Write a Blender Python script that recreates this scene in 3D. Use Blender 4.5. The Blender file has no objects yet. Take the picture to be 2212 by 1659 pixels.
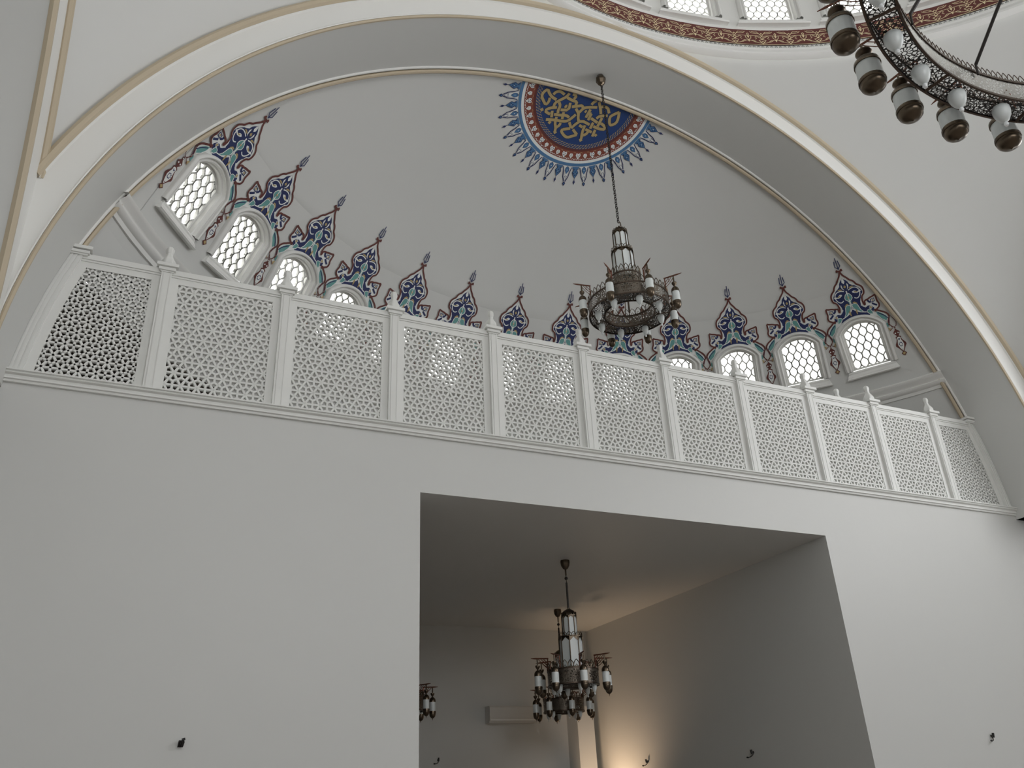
# mosque hall: arch, gallery balustrade, half dome, chandeliers
WORLD_STRENGTH=5
EXPOSURE=-0.1
WARM=110
import bpy, math, random, json
from mathutils import Vector, Matrix
from mathutils.geometry import tessellate_polygon
random.seed(3)
PI=math.pi; R_=math.radians
C=bpy.context.scene.collection
# ---------------- camera, world, view ----------------
ZC=4.806                 # height of the arch centre above the floor
ZB=5.5                   # top of the balcony ledge
U=1.25                   # metres per panel bay
cam=bpy.data.cameras.new('camera'); co=bpy.data.objects.new('camera',cam); C.objects.link(co)
_r=Vector((0.9100125,-0.4122857,-0.0435636)); _d=Vector((0.1507812,0.4270178,-0.8915833)); _f=Vector((0.3861895,0.8047834,0.4507564))
_m=Matrix((( _r.x,-_d.x,-_f.x),(_r.y,-_d.y,-_f.y),(_r.z,-_d.z,-_f.z))).to_4x4()
co.matrix_world=Matrix.Translation((-5.6035,-8.2571,ZC-3.1915))@_m
cam.sensor_fit='HORIZONTAL'; cam.sensor_width=36; cam.lens=1841.84/2212*36; cam.clip_start=.05; cam.clip_end=300
bpy.context.scene.camera=co
sc=bpy.context.scene
w=bpy.data.worlds.new('sky'); sc.world=w; w.use_nodes=True
bg=w.node_tree.nodes['Background']; bg.inputs[0].default_value=(0.985,0.99,1.0,1); bg.inputs[1].default_value=WORLD_STRENGTH
sc.view_settings.view_transform='Standard'; sc.view_settings.look='None'; sc.view_settings.gamma=1; sc.view_settings.use_curve_mapping=False
sc.view_settings.exposure=EXPOSURE
cy=sc.cycles; cy.use_denoising=True; cy.max_bounces=10; cy.diffuse_bounces=6; cy.glossy_bounces=3; cy.transmission_bounces=4; cy.transparent_max_bounces=12
cy.sample_clamp_indirect=6; cy.caustics_reflective=False; cy.caustics_refractive=False
# ---------------- materials ----------------
MATS={}
def mat(name,col,rough=.5,metal=0,spec=.5,bump=0,emit=None):
    m=bpy.data.materials.new(name); m.use_nodes=True; nt=m.node_tree; b=nt.nodes['Principled BSDF']
    b.inputs['Base Color'].default_value=(*col,1); b.inputs['Roughness'].default_value=rough; b.inputs['Metallic'].default_value=metal
    b.inputs['Specular IOR Level'].default_value=spec
    if bump:
        tc=nt.nodes.new('ShaderNodeTexCoord'); n=nt.nodes.new('ShaderNodeTexNoise'); n.inputs['Scale'].default_value=bump[0]; n.inputs['Detail'].default_value=3
        bp=nt.nodes.new('ShaderNodeBump'); bp.inputs['Strength'].default_value=bump[1]; bp.inputs['Distance'].default_value=.02
        nt.links.new(tc.outputs['Object'],n.inputs['Vector']); nt.links.new(n.outputs['Fac'],bp.inputs['Height']); nt.links.new(bp.outputs[0],b.inputs['Normal'])
        mr=nt.nodes.new('ShaderNodeMixRGB'); mr.inputs[1].default_value=(*[c*.97 for c in col],1); mr.inputs[2].default_value=(*col,1)
        n2=nt.nodes.new('ShaderNodeTexNoise'); n2.inputs['Scale'].default_value=.7; n2.inputs['Detail'].default_value=4
        nt.links.new(tc.outputs['Object'],n2.inputs['Vector']); nt.links.new(n2.outputs['Fac'],mr.inputs[0]); nt.links.new(mr.outputs[0],b.inputs['Base Color'])
    MATS[name]=m; return m
WALL=mat('wall_paint',(.635,.64,.625),.45,bump=(2.2,.25),spec=.4)
WHITE=mat('white_paint',(.80,.80,.78),.5)
SCREENW=mat('screen_white',(.76,.765,.745),.45)
PLASTER=mat('window_plaster',(.74,.74,.72),.4)
TAN=mat('tan_paint',(.52,.44,.32),.5)
FLOORM=mat('carpet',(.34,.30,.27),.9)
BRONZE=mat('bronze',(.115,.09,.066),.28,1)
DARKB=mat('dark_bronze',(.10,.075,.06),.4,1)
COPPER=mat('copper_arm',(.19,.085,.06),.4,.9)
IRON=mat('dark_iron',(.045,.04,.038),.45,.8)
OPAL=mat('opal_glass',(.72,.76,.76),.25)
BEAD=mat('glass_bead',(.85,.88,.9),.05)
REDL=mat('paint_oxblood',(.115,.028,.022),.55)
NAVY=mat('paint_navy',(.012,.022,.10),.55)
TEAL=mat('paint_turquoise',(.13,.33,.32),.55)
GOLD=mat('paint_gold',(.43,.33,.155),.55)
PWHITE=mat('paint_white',(.78,.80,.79),.55)
LBLUE=mat('paint_light_blue',(.07,.18,.35),.55)
BRICK=mat('paint_brick_red',(.22,.055,.035),.55)
MAROON=mat('paint_maroon',(.13,.032,.028),.55)
CREAM=mat('paint_cream',(.78,.66,.42),.55)
BLACK=mat('black_plastic',(.012,.012,.012),.5)
DNAVY=mat('paint_deep_blue',(.012,.045,.17),.55)
ACW=mat('ac_plastic',(.62,.61,.58),.35)
def glass_mat():
    m=bpy.data.materials.new('window_glass'); m.use_nodes=True; nt=m.node_tree; nt.nodes.clear()
    o=nt.nodes.new('ShaderNodeOutputMaterial'); t=nt.nodes.new('ShaderNodeBsdfTransparent'); t.inputs[0].default_value=(.98,.98,.94,1)
    g=nt.nodes.new('ShaderNodeBsdfGlossy'); g.inputs['Roughness'].default_value=.05; mx=nt.nodes.new('ShaderNodeMixShader'); mx.inputs[0].default_value=.06
    nt.links.new(t.outputs[0],mx.inputs[1]); nt.links.new(g.outputs[0],mx.inputs[2]); nt.links.new(mx.outputs[0],o.inputs[0]); return m
GLASS=glass_mat()
def pierced(name,col,rough,metal,asp=1.5,t1=-.35,t2=.45,t3=.11):
    # pierced rosette sheet metal: holes are transparent, laid out in the sheet's own UV space
    m=bpy.data.materials.new(name); m.use_nodes=True; nt=m.node_tree; b=nt.nodes['Principled BSDF']; out=nt.nodes['Material Output']
    b.inputs['Base Color'].default_value=(*col,1); b.inputs['Roughness'].default_value=rough; b.inputs['Metallic'].default_value=metal
    L=nt.links
    def M(op,a,b_=None,c=None):
        n=nt.nodes.new('ShaderNodeMath'); n.operation=op
        for i,x in enumerate((a,b_,c)):
            if x is None: continue
            if isinstance(x,(int,float)): n.inputs[i].default_value=x
            else: L.new(x,n.inputs[i])
        return n.outputs[0]
    uv=nt.nodes.new('ShaderNodeUVMap'); sp=nt.nodes.new('ShaderNodeSeparateXYZ'); L.new(uv.outputs[0],sp.inputs[0])
    u=M('MULTIPLY',M('SUBTRACT',M('FRACT',M('DIVIDE',sp.outputs[0],asp)),.5),asp); v=M('SUBTRACT',sp.outputs[1],.5)
    r=M('SQRT',M('ADD',M('MULTIPLY',u,u),M('MULTIPLY',v,v))); th=M('ARCTAN2',v,u)
    c12=M('COSINE',M('MULTIPLY',th,12.0))
    def band(x,a,b_): return M('MULTIPLY',M('GREATER_THAN',x,a),M('LESS_THAN',x,b_))
    h0=M('LESS_THAN',r,.075)
    h1=M('MULTIPLY',band(r,.11,.27),M('GREATER_THAN',c12,t1))
    h2=M('MULTIPLY',band(r,.30,.42),M('LESS_THAN',c12,t2))
    vo=nt.nodes.new('ShaderNodeTexVoronoi'); vo.feature='DISTANCE_TO_EDGE'; vo.inputs['Scale'].default_value=8; vo.inputs['Randomness'].default_value=.75; L.new(uv.outputs[0],vo.inputs['Vector'])
    h3=M('MULTIPLY',M('GREATER_THAN',r,.45),M('GREATER_THAN',vo.outputs['Distance'],t3))
    hole=M('MAXIMUM',M('MAXIMUM',h0,h1),M('MAXIMUM',h2,h3)); hole=M('MULTIPLY',hole,band(sp.outputs[1],.07,.93))
    t=nt.nodes.new('ShaderNodeBsdfTransparent'); mx=nt.nodes.new('ShaderNodeMixShader'); L.new(hole,mx.inputs[0]); L.new(b.outputs[0],mx.inputs[1]); L.new(t.outputs[0],mx.inputs[2]); L.new(mx.outputs[0],out.inputs[0])
    return m
PIERCED=pierced('pierced_bronze',(.17,.145,.12),.4,.9,1.5,.1,.0,.2)
PIERCEDR=pierced('pierced_ring_metal',(.045,.043,.042),.4,.8,2.26)
PIERCEDD=pierced('pierced_dark_metal',(.05,.048,.047),.4,.8)
PIERCEDS=pierced('pierced_silvered_metal',(.42,.41,.39),.3,1,1.5,.0,.1,.18)
# ---------------- mesh helper ----------------
class MB:
    def __init__(s): s.v=[]; s.f=[]; s.m=[]; s.uv={}
    def add(s,vs,fs,m=0):
        o=len(s.v); s.v+= [tuple(p) for p in vs]
        for f in fs: s.f.append(tuple(i+o for i in f)); s.m.append(m)
    def box(s,a,b,m=0,M4=None):
        x0,y0,z0=a; x1,y1,z1=b
        vs=[(x0,y0,z0),(x1,y0,z0),(x1,y1,z0),(x0,y1,z0),(x0,y0,z1),(x1,y0,z1),(x1,y1,z1),(x0,y1,z1)]
        if M4 is not None: vs=[M4@Vector(p) for p in vs]
        s.add(vs,[(0,3,2,1),(4,5,6,7),(0,1,5,4),(1,2,6,5),(2,3,7,6),(3,0,4,7)],m)
    def grid(s,rows,m=0,close=False,uv=None):
        n=len(rows[0]); o=len(s.v)
        for r in rows: s.v+=[tuple(p) for p in r]
        for i in range(len(rows)-1):
            for j in range(n if close else n-1):
                k=(j+1)%n
                s.f.append((o+i*n+j,o+i*n+k,o+(i+1)*n+k,o+(i+1)*n+j)); s.m.append(m)
                if uv: s.uv[len(s.f)-1]=[uv(i,j),uv(i,j+1),uv(i+1,j+1),uv(i+1,j)]
    def lathe(s,prof,n=24,c=(0,0,0),m=0,a0=0,a1=2*PI,lobes=0,la=0):
        full=abs(a1-a0-2*PI)<1e-6; rows=[]
        for r,z in prof:
            row=[]
            for k in range(n if full else n+1):
                a=a0+(a1-a0)*k/n; rr=r*(1-la*abs(math.sin(lobes*a/2))) if lobes else r
                row.append((c[0]+rr*math.cos(a),c[1]+rr*math.sin(a),c[2]+z))
            rows.append(row)
        s.grid(rows,m,close=full)
    def tube(s,path,r,n=6,m=0,closed=False):
        P=[Vector(p) for p in path]; rows=[]
        N=len(P); prev=None
        for i,p in enumerate(P):
            a=P[(i-1)%N] if (i>0 or closed) else P[0]; b=P[(i+1)%N] if (i<N-1 or closed) else P[-1]
            t=(b-a).normalized()
            if prev is None:
                ref=Vector((0,0,1)) if abs(t.z)<.9 else Vector((1,0,0)); x=t.cross(ref).normalized()
            else: x=(prev-t*prev.dot(t)).normalized()
            prev=x; y=t.cross(x); rr=r[i] if isinstance(r,(list,tuple)) else r
            rows.append([p+x*rr*math.cos(2*PI*k/n)+y*rr*math.sin(2*PI*k/n) for k in range(n)])
        if closed: rows.append(rows[0])
        s.grid(rows,m,close=True)
        if not closed:
            o=len(s.v)-n*len(rows); s.f.append(tuple(range(o+n-1,o-1,-1))); s.m.append(m)
            o=len(s.v)-n; s.f.append(tuple(range(o,o+n))); s.m.append(m)
    def build(s,name,mats,parent=None,smooth=False,loc=None,kind=None,label=None):
        me=bpy.data.meshes.new(name); me.from_pydata(s.v,[],s.f); me.update()
        mats=mats if isinstance(mats,(list,tuple)) else [mats]
        for m in mats: me.materials.append(m)
        for p,mi in zip(me.polygons,s.m): p.material_index=mi
        if s.uv:
            l=me.uv_layers.new(name='UVMap')
            for fi,uvs in s.uv.items():
                for k,li in enumerate(me.polygons[fi].loop_indices): l.data[li].uv=uvs[k]
        if smooth:
            for p in me.polygons: p.use_smooth=True
            try: me.set_sharp_from_angle(angle=R_(40))
            except Exception: pass
        o=bpy.data.objects.new(name,me); C.objects.link(o)
        if parent: o.parent=parent
        if loc: o.location=loc
        if kind: o['kind']=kind
        if label: o['label']=label
        return o
def tag(o,label,cat,group=None):
    o['label']=label; o['category']=cat
    if group: o['group']=group
    return o
def thing(name,label,cat,M4=None,group=None):
    o=bpy.data.objects.new(name,None); C.objects.link(o); o.empty_display_size=.1
    if M4 is not None: o.matrix_world=M4
    return tag(o,label,cat,group)
def dup_tree(o,parent=None):
    c=o.copy(); C.objects.link(c)
    if parent is not None: c.parent=parent
    for ch in list(o.children): dup_tree(ch,c)
    return c
def ring_pt(r,a): return (r*math.sin(a),r*math.cos(a))
CREST={"red":[[0.035,40.4],[0.167,40.085],[0.349,39.8],[0.666,39.496],[0.897,39.241],[1.043,39.034],[1.418,38.833],[1.681,38.534],[1.802,38.218],[2.208,37.972],[2.508,37.666],[2.592,37.28],[2.536,36.915],[2.399,36.674],[2.104,36.531],[1.918,36.259],[1.834,35.823],[1.879,35.368],[2.015,35.161],[2.081,35.413],[2.064,35.64],[2.313,35.79],[2.67,35.811],[3.049,35.94],[3.591,36.005],[3.928,36.138],[3.912,35.654],[3.862,35.214],[4.037,34.812],[3.919,34.458],[3.58,34.287],[3.285,34.11],[3.122,33.948]],"arm":[[3.061,34.324],[3.759,33.831],[4.362,33.483],[4.691,33.06],[4.677,32.768]],"armteal":[[3.11,33.977],[3.724,33.66],[4.351,33.042],[4.437,32.66],[4.12,32.343],[3.547,32.803],[3.174,33.452]],"teal4":[[4.075,32.129],[4.226,31.663],[3.927,31.416],[3.855,31.87]],"gold9":[[3.927,31.416],[4.295,31.209],[4.062,30.879]],"cell":[[4.677,32.768],[4.361,32.304],[4.176,31.818],[4.723,31.286],[4.071,30.922]],"navy":[[-0.031,39.649],[0.199,39.372],[0.51,39.145],[0.74,38.89],[0.859,38.538],[1.182,38.306],[1.556,38.119],[1.901,37.793],[2.231,37.408],[2.377,37.013],[2.265,36.806],[1.995,36.659],[1.845,36.344],[1.733,35.987],[1.547,35.566],[1.363,35.33],[1.682,35.023],[1.955,34.849],[2.377,34.996],[2.828,34.853],[3.107,34.511],[3.09,34.214],[2.753,34.042],[2.459,33.862],[1.816,33.658],[1.001,33.924],[0.428,34.115],[-0.034,34.214]],"bud":[[-0.02,39.55],[0.162,39.266],[0.246,38.956],[0.073,38.755],[-0.074,38.7]],"goldd":[[0.017,38.539],[0.22,38.288],[-0.04,38.099]],"leaf":[[0.438,38.744],[0.616,38.459],[0.507,38.101],[0.297,37.942],[0.189,37.845],[0.386,38.191],[0.393,38.489]],"g1":[[0.487,37.991],[0.793,38.173],[1.157,38.175],[1.318,38.063],[1.039,38.028],[0.753,37.955]],"s1":[[0.353,37.748],[0.835,37.906],[1.379,37.905],[1.792,37.697],[1.984,37.295],[1.9,36.86],[1.556,36.461],[1.182,36.365],[0.861,36.559]],"w1":[[0.787,37.39],[1.121,37.493],[1.372,37.384],[1.519,37.213],[2.086,37.355],[2.181,37.154],[1.768,37.103],[1.485,37.031],[1.142,37.117],[0.892,37.227]],"g2":[[1.105,37.406],[1.402,37.305],[1.694,37.188],[1.418,37.153],[1.162,37.226]],"teal":[[-0.059,37.728],[0.068,37.413],[0.352,37.226],[0.564,36.898],[0.556,36.601],[0.299,36.411],[0.0,36.227],[-0.131,35.721],[-0.106,35.344],[0.012,36.823]],"g3":[[0.057,36.981],[0.17,36.802],[-0.002,36.638]],"wing":[[0.284,35.815],[0.723,35.793],[0.949,35.575],[1.055,35.187],[1.16,34.798],[1.446,34.459],[1.1,34.47],[0.72,34.785],[0.33,35.062],[0.122,35.389],[0.129,35.687]],"g4":[[0.366,36.029],[0.682,36.06],[0.989,35.794],[0.967,35.573],[0.727,35.815],[0.386,35.891]],"s2":[[-0.032,35.26],[0.305,34.916],[0.773,34.591],[1.43,34.371],[1.842,34.252]],"g5":[[0.472,35.118],[0.647,34.869],[0.557,34.359],[0.417,34.303],[0.382,34.756]],"t3":[[2.053,34.446],[2.503,34.528],[2.684,34.127],[2.696,33.752],[2.207,33.9],[1.926,34.24]],"g6":[[2.461,34.759],[2.744,34.866],[2.911,34.616],[2.66,34.445]],"s3":[[2.563,35.715],[2.683,35.435],[2.916,35.288]],"s4":[[3.056,35.117],[3.357,34.883],[3.663,34.685]],"s5":[[2.916,35.288],[3.032,35.644],[3.53,35.715],[3.549,35.301],[3.001,35.275]],"g7":[[3.195,35.581],[3.415,35.584],[3.42,35.396],[3.2,35.393]],"s6":[[1.667,35.175],[1.492,35.648],[1.774,36.205]],"tr1":[[-0.086,40.788],[0.426,41.168],[0.284,41.968]],"tr2":[[-0.086,40.788],[-0.045,42.382]],"knob":[[-0.123,40.197],[-0.085,40.416],[-0.569,40.44],[-0.52,40.732],[-0.277,40.776],[-0.164,40.612]]}
KNOT=[[[-4.68,1.31],[-4.6,1.82],[-4.85,2.29],[-5.32,1.87],[-5.76,1.45],[-5.79,0.93],[-5.36,0.36],[-4.96,0.84],[-4.42,1.17],[-3.76,1.33]],[[-4.41,0.83],[-4.22,0.44],[-3.74,0.19],[-3.02,0.46]],[[-2.47,0.14],[-2.7,0.7],[-3.12,1.09],[-3.4,1.36],[-3.77,1.74],[-3.76,2.22]],[[-2.54,0.72],[-1.73,0.87],[-1.08,0.86],[-1.1,1.3]],[[-2.02,0.12],[-1.45,0.17],[-1.63,0.66]],[[-3.29,1.54],[-2.96,1.91],[-3.02,2.5],[-2.89,2.85]],[[-3.3,2.21],[-4.19,2.5],[-4.68,3.0],[-4.06,3.2],[-3.83,3.2]],[[-2.74,2.37],[-1.7,2.13],[-1.88,1.21]],[[-2.16,1.94],[-2.31,1.75],[-2.08,1.71]],[[-1.49,1.63],[-0.59,1.25],[-0.34,1.11],[0.02,1.33]],[[-3.72,2.75],[-3.49,3.55]],[[-3.41,4.03],[-3.55,4.37]],[[-3.33,3.12],[-2.44,2.99],[-1.68,2.81],[-1.27,2.98]],[[-2.23,2.53],[-2.06,3.39]],[[-2.87,3.32],[-2.79,4.06],[-2.43,4.65],[-2.37,5.04]],[[-2.43,4.65],[-2.11,4.26],[-2.05,3.89]],[[-4.09,3.98],[-3.14,3.77],[-1.72,3.62],[-1.24,3.4],[-0.86,2.86],[-0.59,2.38]],[[-0.89,1.68],[-0.29,2.16],[-0.1,2.79],[0.18,3.07]],[[-0.33,2.13],[0.02,1.37],[0.46,1.12],[1.67,0.76]],[[0.84,0.68],[0.92,0.35],[1.26,0.0]],[[1.59,0.06],[2.12,0.76],[2.49,1.41]],[[0.96,1.25],[0.85,2.09]],[[1.31,1.71],[1.23,2.6]],[[0.35,1.62],[0.6,1.71]],[[0.83,2.39],[0.85,1.93],[1.31,1.71]],[[2.16,0.52],[2.96,0.34],[3.45,1.0]],[[4.62,0.44],[4.08,0.94],[3.71,1.42],[4.07,2.23],[4.36,2.33],[4.87,1.86],[4.84,1.22],[4.62,0.44]],[[3.42,1.34],[2.43,1.68],[2.18,2.1]],[[2.84,1.81],[2.74,2.98]],[[1.49,2.26],[2.53,2.54]],[[2.99,2.48],[3.55,2.66],[3.92,3.04],[3.0,3.23],[2.21,3.13]],[[-1.01,3.51],[-0.43,4.19],[-0.22,3.65],[0.42,2.86],[1.67,3.08]],[[2.0,2.68],[1.94,3.52]],[[-0.56,4.22],[-1.56,4.63],[-1.57,4.87],[-0.97,5.29],[-0.47,5.41],[0.12,5.03],[0.65,4.71],[0.14,4.45],[-0.17,4.22]],[[0.39,3.51],[0.9,3.64]],[[1.38,3.77],[2.34,3.89]],[[1.12,3.32],[1.14,4.28],[1.37,5.05]],[[1.27,4.65],[1.72,4.36],[1.85,3.98]],[[2.64,3.47],[2.62,4.38]],[[2.84,4.01],[3.13,4.17]]]
# ---------------- sphere of the half dome ----------------
F=.8735; D=.1232; RA=7.2666; RB=6.867; KD=2.8125; RS=7.42; SC=Vector((0,D-KD,ZC)); KR=RS*PI/180
L=6.85; BC=Vector((0,-F-L,ZC))            # centre of the square bay
def sph(az,el,off=0):
    a,e=R_(az),R_(el); r=RS-off
    return SC+Vector((r*math.sin(a)*math.cos(e),r*math.cos(a)*math.cos(e),r*math.sin(e)))
def frange(a,b,n): return [a+(b-a)*i/n for i in range(n+1)]
STR='structure'
# floor, lower hall wall, lower room
m=MB(); m.box((-9,-18,-.2),(9,14,0)); m.build('floor',FLOORM,kind=STR)
XL,XR,ZT=-2.794,2.861,4.743; YB=6.62
m=MB()
m.box((-7.9,0,0),(XL,.3,ZB-.02)); m.box((XR,0,0),(7.9,.3,ZB-.02)); m.box((XL,0,ZT),(XR,.3,ZB-.02))
m.build('wall_north',WALL,kind=STR)
m=MB(); m.box((-6,.3,ZT),(XR+.0,YB+.2,ZT+.12)); m.build('ceiling_lower_room',WALL,kind=STR)
m=MB(); m.box((-6,YB,0),(XR+.3,YB+.2,ZT)); m.build('wall_back',WALL,kind=STR)
m=MB(); m.box((XR,.3,0),(XR+.25,YB,ZT)); m.build('wall_right',WALL,kind=STR)
m=MB(); m.box((-6.2,.3,0),(-6,YB,ZT)); m.build('wall_left',WALL,kind=STR)
m=MB(); m.box((2.32,6.22,0),(2.66,YB,3.33)); m.build('wall_corner_pier',WALL,kind=STR)
# balcony slab (floor of the apse)
m=MB(); m.box((-7.4,.3,ZB-.3),(7.4,6.0,ZB-.02)); m.build('floor_balcony',FLOORM,kind=STR)
# arches: annular face + soffit, feet closed below
ZF=5.33
def arch(name,to_world,ri,ro,dep0,dep1,m4=None):
    a0=math.asin((ZF-ZC)/ri)
    mb=MB(); angs=frange(a0,PI-a0,96)
    def P(r,a,d):
        return to_world(r*math.cos(a),r*math.sin(a)+ZC,d)
    def PO(a):
        x=max(-L,min(L,ro*math.cos(a))); return to_world(x,ro*math.sin(a)+ZC,dep0)
    mb.grid([[P(ri,a,dep0) for a in angs],[PO(a) for a in angs]])
    mb.grid([[P(ri,a,dep0) for a in angs],[P(ri,a,dep1) for a in angs]],1)
    # undersides of the feet
    for sgn in (1,-1):
        x=ri*math.cos(a0)*sgn
        mb.add([to_world(x,ZF,dep0),to_world(8.2*sgn,ZF,dep0),to_world(8.2*sgn,ZF,dep1),to_world(x,ZF,dep1)],[(0,1,2,3)])
    return mb.build(name,[WHITE,WALL],kind=STR,smooth=True)
arch('wall_arch_north',lambda x,z,d:(x,-F+d,z),RB,RA,0,F+D)
RW=6.46
arch('wall_arch_west',lambda x,z,d:(-L-d,BC.y+x,z),RW,RA,0,2.2)
arch('wall_arch_south',lambda x,z,d:(x,BC.y-L-d,z),RB,RA,0,2.2)
arch('wall_arch_east',lambda x,z,d:(L+d,BC.y+x,z),RB,RA,0,2.2)
m=MB(); m.box((-L-2.3,BC.y-8.2,0),(-L-2.2,8,13.5)); m.build('wall_west',WALL,kind=STR)
def pierced_wall(name,fixed,axis,o0,o1,z0,z1,lo,hi):
    m=MB(); t=.12
    def bx(a,b,c,d):
        if axis=='x': m.box((fixed,a,c),(fixed+t,b,d))
        else: m.box((a,fixed-t,c),(b,fixed,d))
    bx(lo,o0,0,13.5); bx(o1,hi,0,13.5); bx(o0,o1,0,z0); bx(o0,o1,z1,13.5); m.build(name,WALL,kind=STR)
pierced_wall('wall_south',BC.y-L-2.2,'y',-5.4,2.2,5.6,10.3,-9.2,9.2)  # unseen wall; its opening is sized and shifted to balance the daylight
pierced_wall('wall_east',L+2.2,'x',BC.y-4.6,BC.y+4.6,5.6,10.6,BC.y-9.2,8)  # unseen wall; large opening added to light the west side
m=MB(); m.box((-9.2,.3,ZF-.1),(-7.3,8,ZF)); m.box((7.3,.3,ZF-.1),(9.2,8,ZF)); m.build('wall_attic',WALL,kind=STR)
# arch mouldings (tan painted beads)
def bead(name,ctr_fn,r,rad,mt,n=6,zlo=None):
    mb=MB(); a0=math.asin(((zlo or ZF)-ZC)/r)
    mb.tube([ctr_fn(r*math.cos(a),ZC+r*math.sin(a)) for a in frange(a0,PI-a0,110)],rad,n)
    return mb.build(name,mt,kind=STR,smooth=True)
bead('trim_1',lambda x,z:(x,-F-.035,z),RA-.02,.048,TAN,8,ZC+2.3)
bead('trim_12',lambda x,z:(x,-F-.0,z),RA-.02,.055,WHITE,8,ZC+2.3)
bead('trim_2',lambda x,z:(x,-F+.0,z),RB+.012,.022,TAN)
bead('trim_3',lambda x,z:(x,-F-.006,z),RB+.045,.012,WHITE)
bead('trim_4',lambda x,z:(x,D-.03,z),RB-.03,.03,TAN,8)
bead('trim_5',lambda x,z:(x,D-.085,z),RB-.006,.02,WHITE,8)
bead('trim_6',lambda x,z:(-L+.015,BC.y+x,z),RA-.02,.045,TAN,8,ZC+2.3)
bead('trim_7',lambda x,z:(-L+.0,BC.y+x,z),RW+.015,.04,TAN)
# pendentives: one spherical triangle per corner
S2=RA*RA+L*L
mb=MB()
for q in range(4):
    rows=[]
    NA=48
    for k in range(NA+1):
        a=PI/2*q+PI/2*k/NA
        c,s=abs(math.cos(a)),abs(math.sin(a)); rm=L/max(c,s)
        row=[]
        for t in frange(0,1,20):
            rho=L+(rm-L)*t; z=math.sqrt(max(0.01,S2-rho*rho)); row.append((BC.x+rho*math.sin(a),BC.y+rho*math.cos(a),ZC+z))
        rows.append(row)
    mb.grid(rows)
mb.build('ceiling_pendentives',WALL,kind=STR,smooth=True)
# ---------------- sectors with an arched hole ----------------
def arch_outline(hw,yb,ys,yt,n=16,nb=8):
    h=yt-ys; r=(hw*hw+h*h)/(2*h); cyy=yt-r; a1=math.asin(min(1,hw/r))
    if h>=hw: a1=PI-a1
    pts=[(-hw,yb+(ys-yb)*i/nb) for i in range(nb)]
    pts+=[(r*math.sin(-a1+2*a1*i/n),cyy+r*math.cos(-a1+2*a1*i/n)) for i in range(n+1)]
    pts+=[(hw,ys-(ys-yb)*(i+1)/nb) for i in range(nb)]
    return pts
def sector(mb,rect,hole,fn,levels=4,m=0):
    x0,x1,y0,y1=rect; cx=(x0+x1)/2; cyy=sum(p[1] for p in hole)/len(hole)
    outer=[]
    pts=list(hole)
    for (x,y) in pts:
        dx,dy=x-cx,y-cyy; t=1e9
        if dx>1e-9: t=min(t,(x1-cx)/dx)
        if dx<-1e-9: t=min(t,(x0-cx)/dx)
        if dy>1e-9: t=min(t,(y1-cyy)/dy)
        if dy<-1e-9: t=min(t,(y0-cyy)/dy)
        outer.append((cx+dx*t,cyy+dy*t))
    # snap nearest samples to the rectangle corners
    for c in ((x0,y0),(x1,y0),(x0,y1),(x1,y1)):
        k=min(range(len(outer)),key=lambda i:(outer[i][0]-c[0])**2+(outer[i][1]-c[1])**2); outer[k]=c
    rows=[[fn(a[0]+(b[0]-a[0])*t,a[1]+(b[1]-a[1])*t) for a,b in zip(pts,outer)] for t in frange(0,1,levels)]
    mb.grid(rows,m,close=True)
DAZ=9.65; E0=30.2
def apse_hole():
    o=arch_outline(.31,-.40,.259,.412)
    o+= [(.31-.62*(i+1)/6,-.40) for i in range(5)]
    return o
mb=MB()
for k in range(-6,7):
    hole=[(k*DAZ+x/(KR*math.cos(R_(E0+y/KR))),E0+y/KR) for x,y in apse_hole()]
    sector(mb,(k*DAZ-DAZ/2,k*DAZ+DAZ/2,22.9,38),hole,sph,5)
for sg in (-1,1):
    aa=frange(sg*(6.5*DAZ-.7),sg*67,7)
    mb.grid([[sph(a,e,-.006) for a in aa] for e in frange(22.5,38.4,16)])
rows=[]
for a in frange(-66,66,88):
    c=2.45/(RS*math.cos(R_(a))); em=max(38.05,math.degrees(math.acos(min(1,c))))
    rows.append([sph(a,37.7,-.012)]+[sph(a,38+(em-38)*t) for t in frange(0,1,28)])
mb.grid(rows)
azs=[-70,-66.8]+frange(-62,-42,8)+frange(-38,48,22)+[52.4,53.6]+frange(57,70,3); els=[5.0,6.5,8.5,11,13.5,16.2,18.5,21,22.9]
for i in range(len(azs)-1):
    for j in range(len(els)-1):
        a,b,e,g=azs[i],azs[i+1],els[j],els[j+1]
        if a>=-67 and b<=-41.9 and g<=16.3: continue
        if a==52.4 and g<=21.1: continue
        mb.grid([[sph(a,e),sph(b,e)],[sph(a,g),sph(b,g)]])
mb.grid([[sph(a,22.85,0) for a in frange(-66,66,60)],[sph(a,23.2,-.012) for a in frange(-66,66,60)]])
mb.build('ceiling_half_dome',WALL,kind=STR,smooth=True)
# unlit rooms behind the two openings of the gallery wall
def recess(name,a0,a1,e1,deep):
    mb=MB(); n=10; aa=frange(a0,a1,n)
    def q(a,z,r): p=sph(a,5); d=Vector((math.sin(R_(a)),math.cos(R_(a)),0)); return Vector((SC.x,SC.y,0))+d*r+Vector((0,0,z))
    zt=ZC+RS*math.sin(R_(e1)); rt=RS*math.cos(R_(e1))
    mb.grid([[q(a,zt,rt) for a in aa],[q(a,zt,rt+deep) for a in aa],[q(a,ZB-.02,rt+deep) for a in aa],[q(a,ZB-.02,rt) for a in aa]])
    for a in (a0,a1): mb.add([q(a,zt,rt),q(a,zt,rt+deep),q(a,ZB-.02,rt+deep),q(a,ZB-.02,rt)],[(0,1,2,3)])
    mb.build(name,FLOORM,kind=STR)
recess('door_1',-66.8,-42,16.2,2.0); recess('door_2',52.4,53.6,21,1.2)
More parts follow.
